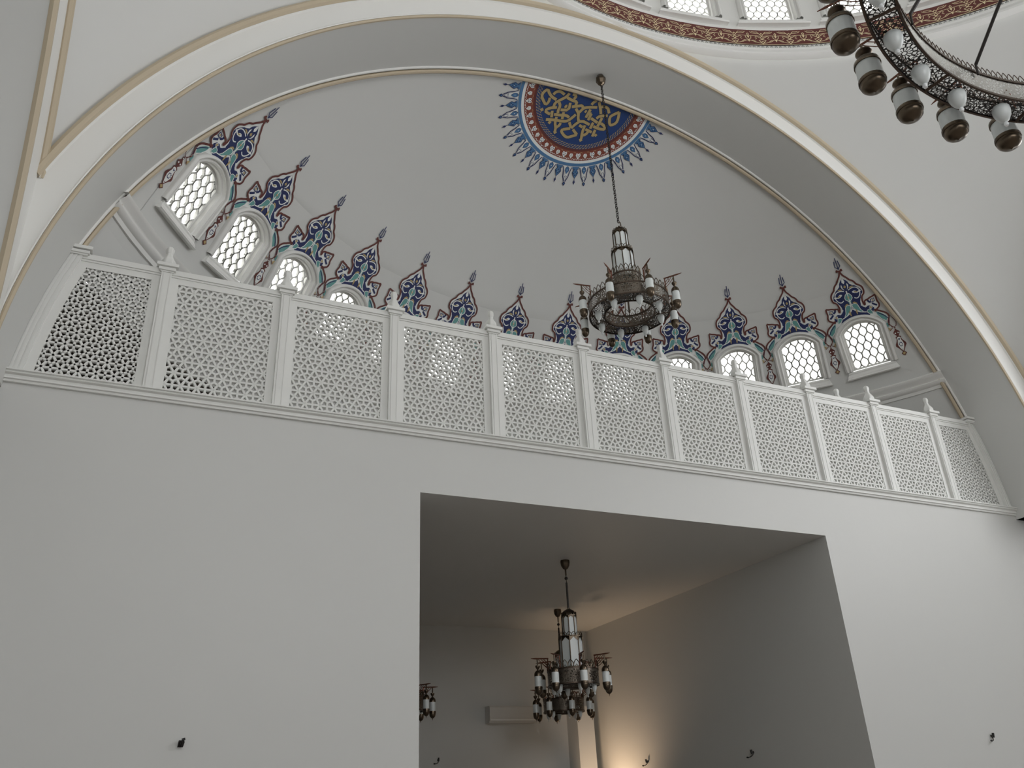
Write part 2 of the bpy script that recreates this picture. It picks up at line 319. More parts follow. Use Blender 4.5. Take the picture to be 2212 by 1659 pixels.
# cornice below the gallery windows: swept profile
def swept(name,prof,azr,mt,n=80):
    mb=MB(); rows=[]
    for (dr,dz) in prof:
        z=ZC+2.87+dz; rr=math.sqrt(RS*RS-(z-ZC)**2)-dr
        rows.append([(SC.x+rr*math.sin(R_(a)),SC.y+rr*math.cos(R_(a)),z) for a in frange(-azr,azr,n)])
    mb.grid(rows); return mb.build(name,mt,kind=STR,smooth=True)
swept('trim_8',[(-.01,-.10),(.03,-.10),(.035,-.055),(.05,-.05),(.08,-.03),(.085,.0),(.07,.01),(.075,.03),(.12,.06),(.13,.10),(.10,.12),(.05,.125),(.045,.15),(-.02,.15)],66.5,WHITE)
# ---------------- dome drum ----------------
RD=6.8125; DZ=ZC+7.2475
def cyl(a,z,off=0): return Vector((BC.x+(RD-off)*math.sin(R_(a)),BC.y+(RD-off)*math.cos(R_(a)),z))
WD=11.25; ZW0,ZW1=ZC+7.80,ZC+10.3; YW=ZC+8.9
def drum_hole():
    o=arch_outline(.385,-.885,.55,.80); o+=[(.385-.77*(i+1)/6,-.885) for i in range(5)]; return o
mb=MB()
for k in range(32):
    hole=[(k*WD+math.degrees(x/RD),YW+y) for x,y in drum_hole()]
    sector(mb,(k*WD-WD/2,k*WD+WD/2,ZW0,ZW1),hole,cyl,5)
mb.build('wall_drum',WHITE,kind=STR,smooth=True)
mb=MB(); mb.lathe([(RD*math.cos(R_(e)),RD*math.sin(R_(e))) for e in frange(0,90,24)],96,(0,BC.y,ZW1)); mb.build('ceiling_dome',WALL,kind=STR,smooth=True)
def ringprof(name,prof,mt,smooth=True):
    mb=MB(); mb.lathe([(r,z) for r,z in prof],192,(0,BC.y,ZC)); return mb.build(name,mt,kind=STR,smooth=smooth)
ringprof('trim_9',[(6.87,7.20),(6.80,7.215),(6.77,7.235),(6.77,7.26),(6.80,7.275),(6.795,7.30),(6.765,7.315),(6.76,7.345),(6.79,7.355),(6.80,7.44),(RD,7.452)],WHITE)
band=ringprof('trim_10',[(RD,7.45),(RD,7.80)],[MAROON],True)
# ---------------- painted decals laid on curved plaster ----------------
class Decal:
    def __init__(s,fn,mx=.12): s.fn=fn; s.mb=MB(); s.mx=mx
    def _tri(s,a,b,c,off,m):
        d=[math.dist(a,b),math.dist(b,c),math.dist(c,a)]; k=d.index(max(d))
        if d[k]>s.mx:
            if k==1: a,b,c=b,c,a
            if k==2: a,b,c=c,a,b
            h=((a[0]+b[0])/2,(a[1]+b[1])/2); s._tri(a,h,c,off,m); s._tri(h,b,c,off,m); return
        s.mb.add([s.fn(*a,off),s.fn(*b,off),s.fn(*c,off)],[(0,1,2)],m)
    def fill(s,pts,layer,m):
        P=[Vector((x,y,0)) for x,y in pts]
        for t in tessellate_polygon([P]): s._tri(*[pts[i] for i in t],.0025*layer,m)
    def stroke(s,path,wd,layer,m,closed=False,taper=False):
        P=list(path); n=len(P)
        if closed: P=P+[P[0]]; n+=1
        lf=[];rt=[]
        for i in range(n):
            if closed: a=P[i-1] if i>0 else P[n-2]; b=P[i+1] if i<n-1 else P[1]
            else: a=P[max(0,i-1)]; b=P[min(n-1,i+1)]
            dx,dy=b[0]-a[0],b[1]-a[1]; l=math.hypot(dx,dy) or 1; w_=wd/2*(1 if not taper else max(.12,1-i/(n-1)))
            lf.append((P[i][0]-dy/l*w_,P[i][1]+dx/l*w_)); rt.append((P[i][0]+dy/l*w_,P[i][1]-dx/l*w_))
        for i in range(n-1):
            s._tri(lf[i],rt[i],rt[i+1],.0025*layer,m); s._tri(lf[i],rt[i+1],lf[i+1],.0025*layer,m)
    def disc(s,c,r,layer,m,n=8,ry=None):
        s.fill([(c[0]+r*math.cos(2*PI*i/n),c[1]+(ry or r)*math.sin(2*PI*i/n)) for i in range(n)],layer,m)
def smooth_path(P,it=1,closed=False):
    for _ in range(it):
        Q=[] if closed else [P[0]]
        rng=range(len(P)) if closed else range(len(P)-1)
        for i in rng:
            a,b=P[i],P[(i+1)%len(P)]
            Q+= [(a[0]*.75+b[0]*.25,a[1]*.75+b[1]*.25),(a[0]*.25+b[0]*.75,a[1]*.25+b[1]*.75)]
        if not closed: Q.append(P[-1])
        P=Q
    return P
PM=[REDL,NAVY,TEAL,GOLD,PWHITE]
def to2(p): return (p[0]*math.cos(R_(p[1]))*KR,(p[1]-E0)*KR)
def crest_map(az0):
    def fn(x,y,off):
        e=E0+y/KR; return sph(az0+x/(KR*math.cos(R_(e))),e,off+.003)
    return fn
def mir(P): return [(-x,y) for x,y in P]
CR={k:[to2(p) for p in v] for k,v in CREST.items()}
def crest_decal(az0,name):
    d=Decal(crest_map(az0))
    red=CR['red']+CR['arm']
    top=(0,to2((0,40.45))[1]); base=[to2(p) for p in [(4.3,32.0),(3.9,33.0),(2.6,33.5),(1.3,33.8),(0,33.8)]]
    half=[top]+red+base
    d.fill(half,1,4); d.fill(mir(half),1,4)
    # navy ground
    nv=[(max(0,x),y) for x,y in CR['navy']]; d.fill(nv,2,1); d.fill(mir(nv),2,1)
    for sgn in (1,-1):
        g=(lambda P: P) if sgn==1 else mir
        for k in ('armteal','teal4','wing','t3'): d.fill(g(CR[k]),3,2)
        for k in ('teal',): d.fill(g([(max(0,x),y) for x,y in CR[k]]),3,2)
        for k in ('armteal','wing','t3','teal'): d.stroke(g(CR[k]),.010,4,4,closed=True)
        for k in ('leaf','w1','bud'): d.fill(g([(max(0,x),y) for x,y in CR[k]]),3,4)
        for k in ('g1','g2','g3','g4','g5','g6','g7','goldd','gold9'): d.fill(g([(max(0,x),y) for x,y in CR[k]]),5,3)
        for k in ('s1','s2','s6'): d.stroke(g(smooth_path(CR[k])),.015,3,4)
        d.stroke(g(CR['g6']),.008,6,4,closed=True)
        for k in ('s3','s4'): d.stroke(g(CR[k]),.03,3,1)
        d.stroke(g(CR['s5']),.014,3,1,closed=False)
        d.stroke(g(CR['navy'][:14]),.008,3,4)
        d.stroke(g([to2(p) for p in [(3.3,33.7),(4.0,33.2),(4.5,32.6),(4.3,32.0)]]),.014,4,1)
        d.stroke(g(smooth_path([top]+red)),.026,6,0)
        d.stroke(g([(p[0]-.02,p[1]-.02) for p in smooth_path(CR['red'])[2:26]]),.007,5,4)
        d.stroke(g(CR['cell']),.013,5,0)
        d.stroke(g(CR['tr1']),.014,5,1); 
        d.fill(g([(0,CR['knob'][0][1])]+CR['knob'][0:0]+[(-x,y) for x,y in CR['knob']]+[(0,CR['knob'][-1][1])]),5,0)
    y1=to2((0,40.79))[1]; y2=to2((0,42.38))[1]
    d.stroke([(0,y1),(0,y2-.06),(0,y2)],.013,5,1)
    d.fill([(0,y2),(.008,y2-.05),(0,y2-.1),(-.008,y2-.05)],5,1)
    return d.mb.build(name,PM)
names=['leftmost, beside the arch']+['%s from the left'%n for n in ('second','third','fourth','fifth','sixth','seventh')]+['just left of the hanging chandelier','directly behind the hanging chandelier','just right of the hanging chandelier','third from the right','second from the right','rightmost, beside the arch']
for i,k in enumerate(range(-6,7)):
    o=crest_decal(k*DAZ,'painted_crest'); tag(o,'turquoise and navy crest painted above gallery window, '+names[i],'painted ornament','painted crests over the gallery windows')
def pend_decal(az0):
    d=Decal(crest_map(az0)); q=lambda a,e:to2((a,e))
    cellp=[q(-.0,32.85),q(.32,32.3),q(.5,31.8),q(.3,31.35),q(0,31.25),q(-.3,31.35),q(-.5,31.8),q(-.32,32.3)]
    d.stroke(cellp,.011,4,0,closed=True)
    d.fill([q(-.12,31.1),q(0,31.25),q(.12,31.1),q(.1,30.85),q(.28,30.7),q(.47,30.5),q(.3,30.2),q(.12,30.0),q(-.12,30.0),q(-.3,30.2),q(-.47,30.5),q(-.28,30.7),q(-.1,30.85)],2,0)
    d.disc(q(.2,30.4),.012,3,4); d.disc(q(-.2,30.4),.012,3,4); d.disc(q(0,31.0),.008,3,4)
    rt=[(.12,30.0),(.42,29.85),(.32,29.6),(.45,29.3),(.72,28.95),(.75,28.7),(.5,28.45),(.25,28.1),(.08,27.85)]
    outer=[q(a,e) for a,e in rt]+[q(-a,e) for a,e in reversed(rt)]
    d.fill(outer,2,0)
    inn=[(.08,29.85),(.28,29.75),(.22,29.5),(.36,29.1),(.42,28.8),(.28,28.4),(.12,28.1),(0,27.95)]
    d.fill([q(a,e) for a,e in inn]+[q(-a,e) for a,e in reversed(inn[:-1])],3,4)
    for i in range(8):
        a=2*PI*i/8; c=q(0,28.85); d.disc((c[0]+.026*math.cos(a),c[1]+.032*math.sin(a)),.009,4,1,6)
    d.stroke([q(-.12,29.65),q(0,29.45),q(.12,29.65)],.014,4,1); d.disc(q(0,28.15),.008,4,0,6)
    dq=[q(0,27.95),q(.38,27.62),q(0,27.3),q(-.38,27.62)]; d.fill(dq,4,0)
    d.fill([(x*.6,(y-dq[1][1])*.6+dq[1][1]) for x,y in dq],5,3)
    return d.mb.build('painted_pendant',PM)
for i in range(14):
    az=(i-6.5)*DAZ
    if abs(az)>62.8: az=math.copysign(62.5,az)
    o=pend_decal(az)
    nn=['first','second','third','fourth','fifth','sixth','seventh','eighth','ninth','tenth','eleventh','twelfth']
    where=['left of all the gallery windows']+['just right of the %s gallery window'%a for a in nn]+['right of all the gallery windows']
    tag(o,'oxblood painted drop with gold diamond tip, '+where[i],'painted ornament','painted drops between the gallery windows')
# half medallion on the crown of the half dome
AX=Vector((0,.3827,.9239)); T1=Vector((1,0,0)); T2=AX.cross(T1)
T2=Vector((0,.9239,-.3827))
def med_map(x,y,off):
    r=math.hypot(x,y)/KR; 
    u=(T1*x+T2*y)/(math.hypot(x,y) or 1)
    return SC+(AX*math.cos(R_(r))+u*math.sin(R_(r)))*(RS-off-.003)
d=Decal(med_map); MM=[DNAVY,GOLD,BRICK,PWHITE,LBLUE,NAVY,BLACK,REDL]
def arcpts(r,a0=0,a1=180,n=60): return [(r*KR*math.cos(R_(a)),r*KR*math.sin(R_(a))) for a in frange(a0,a1,n)]
def annulus(r0,r1,layer,m):
    for i in range(90):
        a,b=2*i,2*i+2; p=lambda r,t:(r*KR*math.cos(R_(t)),r*KR*math.sin(R_(t)))
        d._tri(p(r0,a),p(r1,a),p(r1,b),.0025*layer,m); d._tri(p(r0,a),p(r1,b),p(r0,b),.0025*layer,m)
annulus(0.0,1.2,1,0)
for r in range(1,6): annulus(r*1.2-.01,min(r*1.2+1.2,6.05),1,0)
annulus(6.0,6.62,1,0); annulus(6.62,6.92,1,7); annulus(6.9,8.12,1,2); annulus(8.1,8.48,1,3); annulus(8.46,8.85,1,4)
for p in KNOT:
    q=[(x*KR,y*KR) for x,y in p]; d.stroke(smooth_path(q),.083,2,5) if 0 else None
    d.stroke(smooth_path(q,1),.058,2,6); d.stroke(smooth_path(q,1),.046,3,1)
for x,y in [(-5.09,2.95),(-2.31,5.17),(1.34,5.2)]:
    d.fill([(x*KR-.035,y*KR),(x*KR,y*KR+.035),(x*KR+.035,y*KR),(x*KR,y*KR-.035)],4,1)
for i in range(52):   # chain border
    a=R_(180/52*(i+.5)); c=6.31*KR; s=math.sin; 
    P=lambda rr,da:((c+rr)*math.cos(a+da),(c+rr)*math.sin(a+da))
    d.stroke([P(-.03,-.022),P(-.026,.012),P(.004,.02)],.010,2,1); d.stroke([P(.03,.022),P(.026,-.012),P(-.004,-.02)],.010,2,1)
for i in range(25):   # flowers of the red border
    a=R_(180/25*(i+.5)); c=7.5*KR
    def P(u,v_): return ((c+v_)*math.cos(a)-u*math.sin(a),(c+v_)*math.sin(a)+u*math.cos(a))
    if i%2==0:
        d.fill([P(-.03,-.05),P(0,-.035),P(.03,-.05),P(.042,-.01),P(.02,.03),P(0,.06),P(-.02,.03),P(-.042,-.01)],2,3)
        for u,v_ in ((-.017,-.02),(.017,-.02),(-.013,.012),(.013,.012)): d.disc(P(u,v_),.009,3,5,6)
        d.disc(P(0,-.005),.006,4,1,5)
    else:
        d.fill([P(-.02,-.035),P(.02,-.035),P(.034,0),P(0,.05),P(-.034,0)],2,3)
        for u,v_ in ((0,-.02),(-.014,.0),(.014,.0),(0,.014)): d.disc(P(u,v_),.0055,3,6,5)
    d.stroke([P(-.075,.062),P(-.04,.045),P(-.012,.066)],.007,2,3); d.stroke([P(.075,.062),P(.04,.045),P(.012,.066)],.007,2,3)
    d.stroke([P(-.07,-.05),P(-.055,-.065),P(-.03,-.06)],.006,2,1)
for i in range(-1,13):    # rays
    a0=13.1+14.01*i
    for big in (1,0):
        a=R_(a0 if big else a0+7.0)
        if not 0.03<a<PI-.03: continue
        def P(u,v_): return ((9*KR+v_)*math.cos(a)-u*math.sin(a),(9*KR+v_)*math.sin(a)+u*math.cos(a))
        if big:
            d.fill([P(-.075,-.01),P(.075,-.01),P(.05,.05),P(.03,.1),P(0,.28),P(-.03,.1),P(-.05,.05)],1,3)
            d.stroke([P(-.07,.0),P(-.055,.08),P(-.045,.17),P(-.012,.25)],.013,2,5); d.stroke([P(.07,.0),P(.055,.08),P(.045,.17),P(.012,.25)],.013,2,5)
            d.fill([P(-.03,.02),P(0,-.01),P(.03,.02),P(.034,.06),P(0,.12),P(-.034,.06)],2,4); d.stroke([P(-.03,.02),P(0,-.01),P(.03,.02),P(.034,.06),P(0,.12),P(-.034,.06)],.007,3,5,closed=True)
            d.stroke([P(-.02,.20),P(0,.14),P(.02,.20),P(0,.235)],.006,2,5,closed=True)
            d.disc(P(0,.05),.008,4,3,5); d.disc(P(-.018,.165),.006,2,5,5); d.disc(P(.018,.165),.006,2,5,5)
            d.fill([P(-.026,.275),P(0,.25),P(.026,.275),P(.018,.298),P(0,.325),P(-.018,.298)],3,5); d.fill([P(-.013,.278),P(0,.268),P(.013,.278),P(0,.296)],4,4)
        else:
            d.fill([P(-.06,-.01),P(.06,-.01),P(.03,.05),P(0,.06),P(-.03,.05)],1,4)
            d.fill([P(-.02,.03),P(0,.0),P(.02,.03),P(.05,.09),P(.03,.13),P(0,.185),P(-.03,.13),P(-.05,.09)],2,4)
            d.stroke([P(-.02,.03),P(-.05,.09),P(-.03,.13),P(0,.185),P(.03,.13),P(.05,.09),P(.02,.03)],.009,3,5)
            for u,v_ in ((0,.07),(-.022,.1),(.022,.1),(0,.13)): d.disc(P(u,v_),.010,4,5,5)
            d.disc(P(0,.1),.007,5,3,5)
            d.stroke([P(0,.18),P(0,.235)],.007,2,5); d.fill([P(0,.205),P(.018,.245),P(.006,.275),P(0,.3),P(-.006,.275),P(-.018,.245)],3,5)
            d.stroke([P(-.06,.0),P(-.045,.03),P(-.02,.02)],.007,4,5); d.stroke([P(.06,.0),P(.045,.03),P(.02,.02)],.007,4,5)
tag(d.mb.build('painted_medallion',MM),'blue and gold half medallion with interlaced knot painted on the half dome crown','painted ornament')
# arabesque on the maroon band of the drum
def band_map(x,y,off): 
    a=math.degrees(x/RD); return cyl(a,y,off+.003)
d=Decal(band_map,.4); PX=.000672; PY=.00092; z0=ZC+7.452; per=R_(3.75)*RD
d.mx=.6
for i in range(96):
    for s_ in (1,-1):
        g=lambda P:[(i*per+s_*a*PX,z0+.0+(-b)*PY) for a,b in P]
        d.stroke(g([(0,-300),(25,-272),(8,-245),(0,-245)]),.011,1,0); d.fill(g([(0,-245),(30,-225),(12,-190),(0,-175)]),1,0)
        d.stroke(g([(70,-225),(58,-175),(20,-150),(0,-120)]),.011,1,0); d.fill(g([(0,-150),(22,-120),(0,-85)]),1,0)
        d.stroke(g([(10,-130),(70,-120),(150,-85),(200,-80)]),.010,1,0); d.stroke(g([(60,-125),(110,-130),(170,-95)]),.010,1,0)
        d.stroke(g([(30,-235),(120,-240),(230,-235),(300,-225)]),.009,1,0)
        d.stroke(g([(60,-335),(110,-300),(180,-290),(260,-290)]),.010,1,0); d.stroke(g([(100,-335),(170,-325),(230,-330),(300,-262)]),.010,1,0)
        d.stroke(g([(330,-300),(300,-262),(330,-225)]),.011,1,0); d.stroke(g([(330,-225),(295,-190),(330,-150)]),.012,1,0)
        d.stroke(g([(330,-165),(250,-200),(190,-235),(165,-200),(205,-180),(160,-150)]),.010,1,0)
        d.stroke(g([(330,-150),(245,-125),(285,-90),(330,-40)]),.013,1,0); d.stroke(g([(330,-110),(305,-85)]),.010,1,0)
        d.stroke(g([(190,-80),(240,-65),(300,-60)]),.009,1,0)
for k in range(192):
    a=2*PI*RD*k/192; b=2*PI*RD*(k+1)/192
    d.mb.add([band_map(a,ZC+7.462,.003),band_map(b,ZC+7.462,.003),band_map(b,ZC+7.478,.003),band_map(a,ZC+7.478,.003)],[(0,1,2,3)],0)
    d.mb.add([band_map(a,ZC+7.446,.012),band_map(b,ZC+7.446,.012),band_map(b,ZC+7.458,.012),band_map(a,ZC+7.458,.012)],[(0,1,2,3)],1)
for k in range(600):
    x=2*PI*RD*k/600; z=ZC+7.408; q=.026
    for rr,ly,mm in ((1,6,1),(.68,7,2),(.34,8,1)):
        d.fill([(x-q*rr,z),(x,z-q*rr*1.1),(x+q*rr,z),(x,z+q*rr*1.1)],ly,mm)
o=d.mb.build('arabesque_band',[CREAM,BLACK,PWHITE],kind=None); o.parent=band
# ---------------- windows ----------------
def window_parts(hw,yb,ys,yt,fw,ft,sill_hw,sill_y0,sill_y1,pitch,hh,barw):
    """meshes of one arched window: moulded frame, sill, plaster lattice, pane"""
    N=20
    prof=[(0,0),(0,.05),(.08,.07),(.28,.085),(.40,.075),(.44,.045),(.62,.05),(.70,.06),(.78,.045),(.84,.02),(1,.012),(1,-.05),(1,-.14)]
    inn=arch_outline(hw,yb,ys,yt,N); out=arch_outline(hw+fw,yb,ys,yt+ft,N)
    fr=MB(); rows=[]
    for t,h in prof: rows.append([(b[0]+(a[0]-b[0])*t,b[1]+(a[1]-b[1])*t,h) for a,b in zip(inn,out)])
    fr.grid(rows)
    # bottom reveal
    fr.grid([[(-hw,yb,.02),(hw,yb,.02)],[(-hw,yb,-.14),(hw,yb,-.14)]])
    si=MB(); sp=[(sill_y0,-.02),(sill_y0,.10),(sill_y0+.02,.115),(sill_y0+.035,.09),(sill_y0+.055,.085),(sill_y0+.09,.055),(sill_y1-.02,.06),(sill_y1,.04),(sill_y1,-.02)]
    dx=[0,0,0,.012,.014,.04,.04,.045,.045]
    si.grid([[(-sill_hw+e,y,z),(sill_hw-e,y,z)] for (y,z),e in zip(sp,dx)])
    for sg in (-1,1):
        o=len(si.v); si.v+=[(sg*(sill_hw-e),y,z) for (y,z),e in zip(sp,dx)]; si.f.append(tuple(range(o,o+len(sp)))); si.m.append(0)
    la=MB()
    h=yt-ys; r=(hw*hw+h*h)/(2*h)
    def top(x): return yt-r+math.sqrt(max(0,r*r-x*x)) if abs(x)<hw else -9
    nk=int(hw/(pitch/2))+2
    for k in range(-nk,nk+1):
        n=int((yt-yb)/hh*10)+2; P=[]
        for i in range(n+1):
            y=yb+(yt-yb)*i/n; c=math.cos(2*PI*(y-yb)/hh+.9); c=max(-1,min(1,1.35*c))
            P.append((k*pitch/2+(-1)**k*pitch/4*c,y))
        for a,b in zip(P[:-1],P[1:]):
            mx=(a[0]+b[0])/2; my=(a[1]+b[1])/2
            if abs(mx)>hw+.005 or my>top(mx)+.01: continue
            dx,dy=b[0]-a[0],b[1]-a[1]; l=math.hypot(dx,dy); nx,ny=-dy/l*barw/2,dx/l*barw/2; ex,ey=dx/l*barw*.3,dy/l*barw*.3
            q=[(a[0]-ex+nx,a[1]-ey+ny),(a[0]-ex-nx,a[1]-ey-ny),(b[0]+ex-nx,b[1]+ey-ny),(b[0]+ex+nx,b[1]+ey+ny)]
            la.add([(x,y,-.055) for x,y in q]+[(x,y,-.095) for x,y in q],[(0,1,2,3),(0,4,5,1),(1,5,6,2),(2,6,7,3),(3,7,4,0),(7,6,5,4)])
    # flat rim of the lattice
    o2=arch_outline(hw+.01,yb-.005,ys,yt+.01,N); i2=arch_outline(hw-.03,yb+.02,ys,yt-.035,N)
    la.grid([[(*p,-.05) for p in o2],[(*p,-.05) for p in i2],[(*p,-.09) for p in i2]])
    la.box((-hw,yb-.005,-.09),(hw,yb+.025,-.05))
    pa=MB(); pa.add([(x,y,-.12) for x,y in o2],[tuple(range(len(o2)))])
    return fr,si,la,pa
def win_frame(P0,n):      # n points out of the room
    z=-n; y=Vector((0,0,1)); y=(y-z*y.dot(z)).normalized(); x=y.cross(z)
    m=Matrix((x,y,z)).transposed().to_4x4(); m.translation=P0; return m
def make_window(name,parts,mats):
    e=bpy.data.objects.new(name,None); C.objects.link(e); e['kind']=STR
    for nm,mb,mt,sm in zip(('window_frame','window_sill','window_lattice','window_pane'),parts,mats,(True,False,False,False)): mb.build(nm,mt,e,smooth=sm)
    return e
apw=make_window('window_1',window_parts(.30,-.39,.259,.401,.13,.117,.43,-.53,-.40,.128,.262,.021),(PLASTER,WHITE,PLASTER,GLASS))
first=True; wn=0
for k in range(-6,7):
    wn+=1
    e=apw if first else dup_tree(apw); first=False; e.name='window_%d'%wn
    a=R_(k*DAZ); el=R_(E0); n=Vector((math.sin(a)*math.cos(el),math.cos(a)*math.cos(el),math.sin(el)))
    e.matrix_world=win_frame(sph(k*DAZ,E0,.0),n)
drw=None
for k in range(32):
    wn+=1
    if drw is None: drw=make_window('window_14',window_parts(.375,-.875,.55,.79,.14,.13,.585,-1.04,-.90,.130,.25,.016),(PLASTER,WHITE,PLASTER,GLASS)); e=drw
    else: e=dup_tree(drw)
    e.name='window_%d'%wn; a=R_(k*WD); e.matrix_world=win_frame(cyl(k*WD,YW),Vector((math.sin(a),math.cos(a),0)))
# ---------------- balcony ledge moulding ----------------
mb=MB(); pr=[(0.0,-.115),(-.03,-.115),(-.035,-.095),(-.055,-.09),(-.055,-.075),(-.04,-.07),(-.045,-.05),(-.075,-.04),(-.08,-.03),(-.07,-.02),(-.09,-.015),(-.09,.0),(.14,.0)]
xw=lambda z: math.sqrt(RB*RB-(ZB+z-ZC)**2)
mb.grid([[(-xw(z)-.0,y,ZB+z),(xw(z)+.0,y,ZB+z)] for y,z in pr])
for sg in (-1,1):
    o=len(mb.v); mb.v+=[(sg*(xw(z)),y,ZB+z) for y,z in pr]+[(sg*xw(-.1),.0,ZB-.1)]; mb.f.append(tuple(range(o,o+len(pr)))); mb.m.append(0)
mb.build('trim_11',SCREENW,kind=STR)
# ---------------- balustrade ----------------
YF=.03; PIT=.1585; ROW=PIT*.8660254
def clip_seg(a,b,poly):
    t0,t1=0,1; dx,dy=b[0]-a[0],b[1]-a[1]
    for i in range(len(poly)):
        p,q=poly[i],poly[(i+1)%len(poly)]; nx,ny=-(q[1]-p[1]),q[0]-p[0]   # inward for ccw
        l=math.hypot(nx,ny); nx/=l;ny/=l
        d0=(a[0]-p[0])*nx+(a[1]-p[1])*ny+.012; dd=dx*nx+dy*ny
        if abs(dd)<1e-9:
            if d0<0: return None
        else:
            t=-d0/dd
            if dd>0: t0=max(t0,t)
            else: t1=min(t1,t)
    if t0>=t1: return None
    return (a[0]+dx*t0,a[1]+dy*t0),(a[0]+dx*t1,a[1]+dy*t1)
def lattice(poly,x0,z0):
    mb=MB(); bw=.0245; y0,y1=YF+.008,YF+.044
    def bar(a,b):
        c=clip_seg(a,b,poly)
        if not c: return
        a,b=c; dx,dz=b[0]-a[0],b[1]-a[1]; l=math.hypot(dx,dz)
        if l<.004: return
        nx,nz=-dz/l,dx/l
        vs=[]
        for p in (a,b):
            for o_,y in ((-bw*.36,y0),(bw*.36,y0),(bw/2,y0+.006),(bw/2,y1),(-bw/2,y1),(-bw/2,y0+.006)): vs.append((p[0]+nx*o_,y,p[1]+nz*o_))
        mb.add(vs,[(i,(i+1)%6,6+(i+1)%6,6+i) for i in range(6)]+[(5,4,3,2,1,0),(6,7,8,9,10,11)])
    h=PIT/(2*math.sqrt(3))
    for j in range(-2,12):
        z=z0+j*ROW; ox=x0+(PIT/2 if j%2 else 0)
        bar((ox-9*PIT+0,z),(ox+9*PIT,z))
        for i in range(-3,11):
            x=ox+i*PIT
            bar((x+PIT/2,z-h),(x+PIT/2,z+h))                       # short bar across the horizontal edge
            for sx in (-1,1):
                mx,mz=x+sx*PIT/4,z+ROW/2; ux,uz=ROW/PIT*sx*-1.0,0.5  # bar across a slanted edge
                ux,uz=math.cos(R_(30))*sx,-math.sin(R_(30))
                bar((mx-ux*h,mz-uz*h),(mx+ux*h,mz+uz*h))
    for i in range(-14,24):
        x=x0+i*PIT; LN=11*ROW
        bar((x-2*ROW/math.tan(R_(60)),z0-2*ROW),(x+LN/math.tan(R_(60)),z0+LN)); bar((x+2*ROW/math.tan(R_(60)),z0-2*ROW),(x-LN/math.tan(R_(60)),z0+LN))
    return mb
HZ0,HZ1=.052,1.285; PZ1=1.385
def frame_mesh(outer,inner):
    # plate with a hole; both loops have equal counts
    mb=MB(); rows=[[(x,YF,z) for x,z in outer],[(x,YF,z) for x,z in inner],[(x,YF+.045,z) for x,z in inner],[(x,YF+.045,z) for x,z in outer],[(x,YF,z) for x,z in outer]]
    mb.grid(rows,close=True); return mb
def rail_mesh(x0,x1):
    mb=MB(); mb.box((x0,YF-.028,1.375),(x1,YF+.075,1.435)); mb.box((x0,YF-.012,1.355),(x1,YF+.06,1.375)); return mb
def screen(M4,label):
    t=thing('screen_panel',label,'balustrade panel',M4,'pierced screen panels of the gallery balustrade'); return t
PX0=-5.62; hl=.133; hr=1.117
inner=[(hl,HZ0),(hr,HZ0),(hr,HZ1),(hl,HZ1)]; outer=[(.05,.0),(1.2,.0),(1.2,PZ1),(.05,PZ1)]
ordn=['first','second','third','fourth','fifth','sixth','seventh','eighth','ninth','tenth','eleventh']
def wz(z): return math.sqrt(RB*RB-(ZB+z-ZC)**2)
base=None
for k in range(9):
    M4=Matrix.Translation((PX0+1.25*k,0,ZB)); lab='white pierced screen panel with star lattice, %s of the eleven from the left'%ordn[k+1]
    if base is None:
        base=screen(M4,lab)
        frame_mesh(outer,inner).build('frame',SCREENW,base); lattice(inner,hl+.004,.115).build('lattice',SCREENW,base); rail_mesh(.05,1.2).build('top_rail',SCREENW,base)
    else:
        e=dup_tree(base); e.matrix_world=M4; e['label']=lab
# two end panels, cut by the curve of the arch
def end_panel(sg,xp,lab):
    n=8; M4=Matrix.Translation((0,0,ZB)); t=screen(M4,lab); cut=lambda z:sg*(wz(z)-.20)
    zs=frange(HZ0,HZ1,n); zo=frange(0,PZ1,n)
    if sg<0: a=xp-.133; inn=[(a,z) for z in zs][::1]; curve=[(cut(z),z) for z in reversed(zs)]; out=[(xp-.05,z) for z in zo]+[(sg*(wz(z)-.08),z) for z in reversed(zo)]
    else: a=xp+.133; inn=[(a,z) for z in reversed(zs)]; curve=[(cut(z),z) for z in zs]; out=[(xp+.05,z) for z in reversed(zo)]+[(sg*(wz(z)-.08),z) for z in zo]
    poly=inn+curve
    frame_mesh(out,poly).build('frame',SCREENW,t)
    x0=(-5.62+hl+.004-1.25) if sg<0 else (PX0+1.25*9+hl+.004)
    lattice([p for p in poly],x0+(PIT*8-1.25 if 0 else 0),.115).build('lattice',SCREENW,t)
    b=(sg*(wz(1.4)-.10)); rail_mesh(min(b,xp-sg*-.05),max(b,xp-sg*-.05)).build('top_rail',SCREENW,t)
end_panel(-1,PX0,'white pierced screen panel, first of the eleven, left end cut by the arch')
end_panel(1,PX0+1.25*9,'white pierced screen panel, last of the eleven, right end cut by the arch')
def post_parts(t):
    s=MB(); s.box((-.052,-.008,0),(.052,.10,1.40)); s.box((-.052,-.014,0),(-.038,-.006,1.40)); s.box((.038,-.014,0),(.052,-.006,1.40)); s.box((-.029,-.016,.02),(.029,-.006,1.375))
    s.build('shaft',SCREENW,t)
    c=MB()
    for (h,z0,z1) in ((.066,1.385,1.40),(.085,1.40,1.432),(.078,1.432,1.44),(.108,1.44,1.475)): c.box((-h,.046-h,z0),(h,.046+h,z1))
    c.build('cap',SCREENW,t)
    f=MB(); f.lathe([(0,1.472),(.07,1.473),(.080,1.495),(.083,1.52),(.078,1.545),(.062,1.575),(.045,1.60),(.034,1.63),(.036,1.638),(.032,1.645),(.040,1.665),(.045,1.69),(.043,1.712),(.030,1.732),(.012,1.742),(0,1.744)],40,(0,.046,0),0,lobes=6,la=.13)
    f.build('finial',SCREENW,t,smooth=True)
post=None
pl=['second','third','fourth','fifth','sixth','seventh','eighth','ninth','tenth','eleventh']
